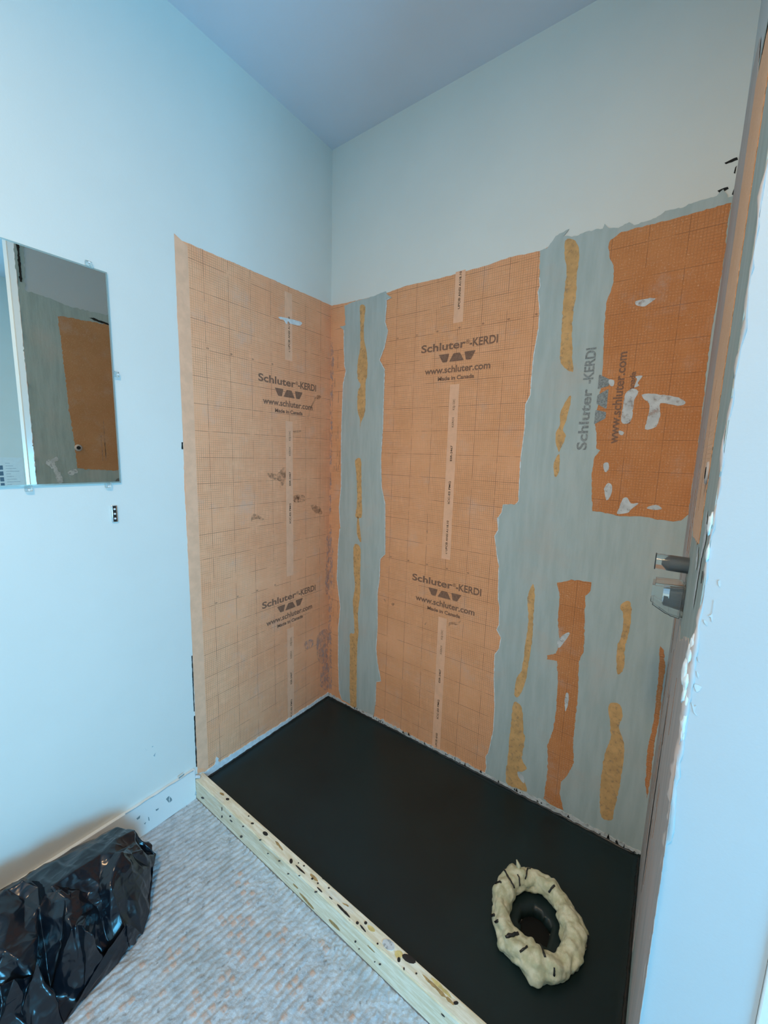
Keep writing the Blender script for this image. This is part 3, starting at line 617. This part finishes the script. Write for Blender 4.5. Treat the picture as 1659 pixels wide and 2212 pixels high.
bead('mortar_dab', [(.004, -.792, .02), (.003, -.796, .06), (.005, -.79, .095), (.02, -.775, .092)], [.010, .008, .007, .006], M_LIGHTM, curb, 4)

# marks on the left wall near the baseboard
dk = [left(q, C1) for q in ([(915, 90), (928, 72), (925, 95)], [(865, 45), (880, 58), (872, 56)], [(905, 38), (915, 30), (912, 40)])]
bs = [[(h.y, h.z) for h in (hit(x, y, 0, .014) for x, y in crop(q, *C1))] for q in ([(992, 350), (1010, 330), (1012, 370), (1000, 362)], [(1014, 335), (1028, 355), (1016, 368)], [(815, 465), (838, 445), (835, 462), (820, 472)], [(860, 495), (872, 485), (866, 500)], [(930, 410), (950, 402), (945, 412), (932, 420)], [(1065, 222), (1100, 195), (1100, 202), (1068, 228)], [(885, 455), (890, 455), (893, 478), (888, 476)])]
patches('scuff_mark', dk, P_left, .0002, .0006, flat('scuff_grey', (.36, .48, .52)), bpy.data.objects['wall_left'])
patches('scuff_mark', bs, lambda u, v, w: Vector((.014 + w, u, v)), .0002, .0006, flat('scuff_grey2', (.22, .30, .32)), bpy.data.objects['baseboard_left'])
cr = bead('caulk_line', [(.0145, -.80 - .25 * t / 20, .134 + .0012 * math.sin(t)) for t in range(21)], .0012, flat('caulk_grey', (.40, .52, .58)), None, 1)  # bead in an even grey-blue, darker than the trim
tag(cr, 'thin uneven caulk line along the top of the baseboard', 'caulk')

# ------------------------------------------------------------------ mirror with clips
bm = bmesh.new(); my0, my1, mz0, mz1 = -1.60, -.9895, 1.316, 1.957
box(bm, .001, .0062, my0, my1, mz0, mz1)
mir = bm_obj('wall_mirror', bm, M_MEDGE); tag(mir, 'frameless rectangular mirror clipped to the left wall', 'mirror')
bm = bmesh.new(); b_ = .0045
bm.faces.new([bm.verts.new(v) for v in ((.0066, my0 + b_, mz0 + b_), (.0066, my1 - b_, mz0 + b_), (.0066, my1 - b_, mz1 - b_), (.0066, my0 + b_, mz1 - b_))])
ex = bmesh.ops.extrude_face_region(bm, geom=bm.faces[:]); 
for v in ex['geom']:
    if isinstance(v, bmesh.types.BMVert): v.co.x = .0060
bm_obj('mirror_face', bm, M_MIRROR, mir)
def clip(y, z, dy, dz):
    bm = bmesh.new(); s = .0085
    box(bm, .0005, .0105, y - s + dy * .006, y + s + dy * .006, z - s + dz * .006, z + s + dz * .006, .002)
    o = bm_obj('clip', bm, M_CLEAR, mir)
    bm = bmesh.new(); cyl(bm, (.0105, y + dy * .010, z + dz * .010), (.0125, y + dy * .010, z + dz * .010), .0032, .0026, 12); bm_obj('screw', bm, M_SCREW, o)
h = hit(190, 573, 0, 0); clip(h.y, mz1, 0, 1)
h = hit(243, 808, 0, 0); clip(my1, h.z, 1, 0)
h = hit(232, 1046, 0, 0); clip(h.y, mz0, 0, -1)
h = hit(60, 1052, 0, 0); clip(h.y, mz0, 0, -1)

# small metal bracket below the mirror
bm = bmesh.new(); y0, y1, z0, z1 = -1.0225, -1.0045, 1.188, 1.243
box(bm, 0, .006, y0, y1, z0, z1, .0025); br = bm_obj('wall_bracket', bm, M_CHROME, None, True); tag(br, 'tiny chrome bracket with three screws on the left wall below the mirror', 'bracket')
bm = bmesh.new(); box(bm, .0058, .0064, y0 + .0045, y1 - .0045, z0 + .003, z1 - .002); bm_obj('dark_channel', bm, M_DARK, br)
for z in (1.200, 1.2155, 1.231):
    bm = bmesh.new(); cyl(bm, (.0064, (y0 + y1) / 2, z), (.0085, (y0 + y1) / 2, z), .0034, .0026, 14); bm_obj('screw', bm, M_SCREW, br)

# ------------------------------------------------------------------ shower valve stubs on the right alcove wall
vy = -.43
def vpt(px, py): return hit(px, py, 1, vy)
a = vpt(1416, 1212); e_ = AW - .001; vz = vpt(1446, 1216).z; vr = .0185
bm = bmesh.new(); cyl(bm, (a.x, vy, vz), (e_, vy, vz), vr, vr, 32, False); cyl(bm, (a.x, vy, vz), (e_, vy, vz), vr - .0022, vr - .0022, 32, False)
v1 = bm_obj('valve_stub', bm, M_CLEAR, None, True)
tag(v1, 'upper clear-sleeved valve stub sticking out of the right alcove wall', 'valve')
bm = bmesh.new(); cyl(bm, (a.x + .027, vy, vz - .001), (e_, vy, vz - .001), .0135, .0135, 28); cyl(bm, (a.x + .012, vy, vz - .001), (a.x + .027, vy, vz - .001), .003, .0135, 28); bm_obj('valve_stem', bm, M_PIPE, v1)
bm = bmesh.new()
for t in range(40):
    t0, t1 = 2 * math.pi * t / 40, 2 * math.pi * (t + 1) / 40
    cyl(bm, (a.x, vy + vr * math.cos(t0), vz + vr * math.sin(t0)), (a.x, vy + vr * math.cos(t1), vz + vr * math.sin(t1)), .0012, .0012, 6)
bm_obj('end_rim', bm, M_PIPE, v1)
bm = bmesh.new(); g_ = vpt(1406, 1290); cz = vpt(1440, 1284).z; gx = g_.x; d_ = AW - gx
pr = [(gx, cz + .030), (AW - .002, cz + .034), (AW - .002, cz - .044), (gx + d_ * .55, cz - .040), (gx, cz - .020)]
f1 = [bm.verts.new((x, vy - .034, z)) for x, z in pr]; f2 = [bm.verts.new((x, vy + .034, z)) for x, z in pr]
bm.faces.new(f1); bm.faces.new(f2[::-1])
for i in range(5): bm.faces.new((f1[i], f2[i], f2[(i + 1) % 5], f1[(i + 1) % 5]))
bmesh.ops.bevel(bm, geom=bm.edges[:], offset=.005, segments=2, affect='EDGES')
v2 = bm_obj('valve_guard', bm, M_CLEAR, None, False); sl = v2.modifiers.new('shell', 'SOLIDIFY'); sl.thickness = .002
tag(v2, 'lower clear plastic valve guard with dark cartridge on the right alcove wall', 'valve')
bm = bmesh.new(); cyl(bm, (gx + .024, vy, cz - .002), (AW - .002, vy, cz - .002), .024, .030, 36); bm_obj('cartridge', bm, M_PIPE, v2, False)
bm = bmesh.new(); cyl(bm, (gx + .022, vy, cz - .001), (gx + .034, vy, cz - .001), .0235, .0255, 36); bm_obj('cartridge_cap', bm, M_CHROME, v2, False)

# ------------------------------------------------------------------ notice on the wall beyond, seen in the mirror
bm = bmesh.new(); box(bm, WX - .0015, WX - .0002, -.72, -.50, 1.00, 1.305); pp = bm_obj('paper_notice', bm, flat('paper', (.80, .84, .84), .8, .2, .03)); tag(pp, 'white paper notice with small blue pictures, reflected at the mirror\'s lower left', 'paper')
bm = bmesh.new()
for i in range(4):
    for j in range(2): box(bm, WX - .0019, WX - .0015, -.70 + .036 * j, -.674 + .036 * j, 1.04 + .052 * i, 1.078 + .052 * i)
bl = bmesh.new()
for i in range(9): box(bl, WX - .0019, WX - .0015, -.62, -.62 + .03 + .02 * ((i * 7) % 4), 1.06 + .024 * i, 1.064 + .024 * i)
bm_obj('printed_lines', bl, flat('grey_print', (.45, .50, .54)), pp)
bm_obj('printed_pictures', bm, flat('blue_print', (.12, .20, .28)), pp)['kind'] = 'stuff'

# ------------------------------------------------------------------ ceiling lamp behind the camera
bm = bmesh.new(); cyl(bm, (1.35, -2.0, H - .03), (1.35, -2.0, H), .17, .17, 40); lp = bm_obj('ceiling_light', bm, M_TRIM); tag(lp, 'round flush ceiling light behind the camera', 'lamp')

# ------------------------------------------------------------------ black bag
BP = [(770, 530, .17), (690, 545, .175), (800, 550, .17), (905, 600, .12), (920, 720, .07), (905, 860, .04), (895, 1020, .02), (850, 1160, .0), (780, 1250, .0), (700, 1340, 0), (500, 1550, 0), (380, 1692, 0), (200, 1850, 0), (0, 2000, 0), (-250, 2200, 0),
      (590, 680, .225), (740, 680, .205), (850, 675, .15), (325, 855, .245), (400, 915, .225), (510, 910, .18), (415, 1120, .185), (540, 1170, .155), (780, 1080, .10), (770, 1230, .02), (500, 1090, .185), (240, 1310, .17), (95, 1400, .18), (200, 1400, .13),
      (430, 650, .22), (180, 815, .235), (60, 885, .24), (-150, 985, .24), (540, 1300, .07), (300, 1500, .05), (150, 1620, .07), (0, 1480, .14), (0, 1250, .21), (0, 1692, .09), (250, 1000, .20), (650, 900, .17), (790, 850, .13), (560, 1000, .15), (-200, 1500, .2), (-300, 1200, .24), (-250, 1850, .1), (-500, 1500, .2), (-500, 2000, .05)]
v3 = []
for x, y, z in BP:
    px, py = crop([(x, y)], *C1)[0]; h = hit(px, py, 2, z + .002); v3.append(Vector((max(.018, h.x), h.y, z + .002)))
v3 += [Vector(q) for q in ((.018, -1.035, .0), (.10, -1.012, .0), (.018, -1.07, .10), (.02, -1.2, .13), (.02, -1.35, .15), (.02, -1.6, .16), (.02, -1.8, .15), (.05, -1.95, 0), (.4, -1.9, 0))]
res = geometry.delaunay_2d_cdt([Vector((p.x, p.y)) for p in v3], [], [], 0, 1e-5)
bm = bmesh.new(); zz = {}
vv = []
for i, p in enumerate(res[0]):
    src = res[3][i]; z = max(v3[k].z for k in src) if src else .05; vv.append(bm.verts.new((p.x, p.y, z)))
for t in res[2]:
    try: bm.faces.new([vv[i] for i in t])
    except ValueError: pass
bmesh.ops.subdivide_edges(bm, edges=bm.edges[:], cuts=1, use_grid_fill=True)
bmesh.ops.triangulate(bm, faces=bm.faces[:])
for v in bm.verts:
    if v.co.z > .03:
        v.co.z += random.uniform(-.012, .014); v.co.x += random.uniform(-.006, .006); v.co.y += random.uniform(-.008, .008); v.co.x = max(.018, v.co.x)
cl = bm.edges.layers.float.get('crease_edge') or bm.edges.layers.float.new('crease_edge')
for e in bm.edges: e[cl] = random.choice((.1, .5, .9, 1.0))
me = bpy.data.meshes.new('bag'); bmesh.ops.recalc_face_normals(bm, faces=bm.faces); bm.to_mesh(me); bm.free()
bag = link('garbage_bag', me, M_BAG)
ms = bag.modifiers.new('sub', 'SUBSURF'); ms.levels = ms.render_levels = 4
dg = bpy.context.evaluated_depsgraph_get(); me2 = bpy.data.meshes.new_from_object(bag.evaluated_get(dg)); bag.modifiers.clear(); bag.data = me2; me2.shade_smooth()
src = [(v.co.copy(), n.vector.copy()) for v, n in zip(me2.vertices, me2.vertex_normals)]; flat_co = []
for p, n_ in src:
    kk = min(1, p.z / .06)
    q = Vector((p.x * .9 + p.y * .35, p.y * .9 - p.x * .35, p.z))
    a = max(1 - abs(noise.noise(Vector((q.x * 13, q.y * 5.5, q.z * 8)))) * 3.2, -.4)
    b = max(1 - abs(noise.noise(Vector((q.x * 9 + 7, q.y * 22, q.z * 16)))) * 4, -.3)
    t = max(1 - abs(noise.noise(Vector((q.x * 55, q.y * 34, q.z * 45)))) * 5, -.3)
    w_ = p + n_ * kk * (.004 * a + .0022 * b + .0007 * t); flat_co += [max(.017, w_.x), w_.y, max(.001, w_.z)]
me2.vertices.foreach_set('co', flat_co); me2.update()
tag(bag, 'crumpled glossy black garbage bag slumped on the floor against the left wall', 'bag')
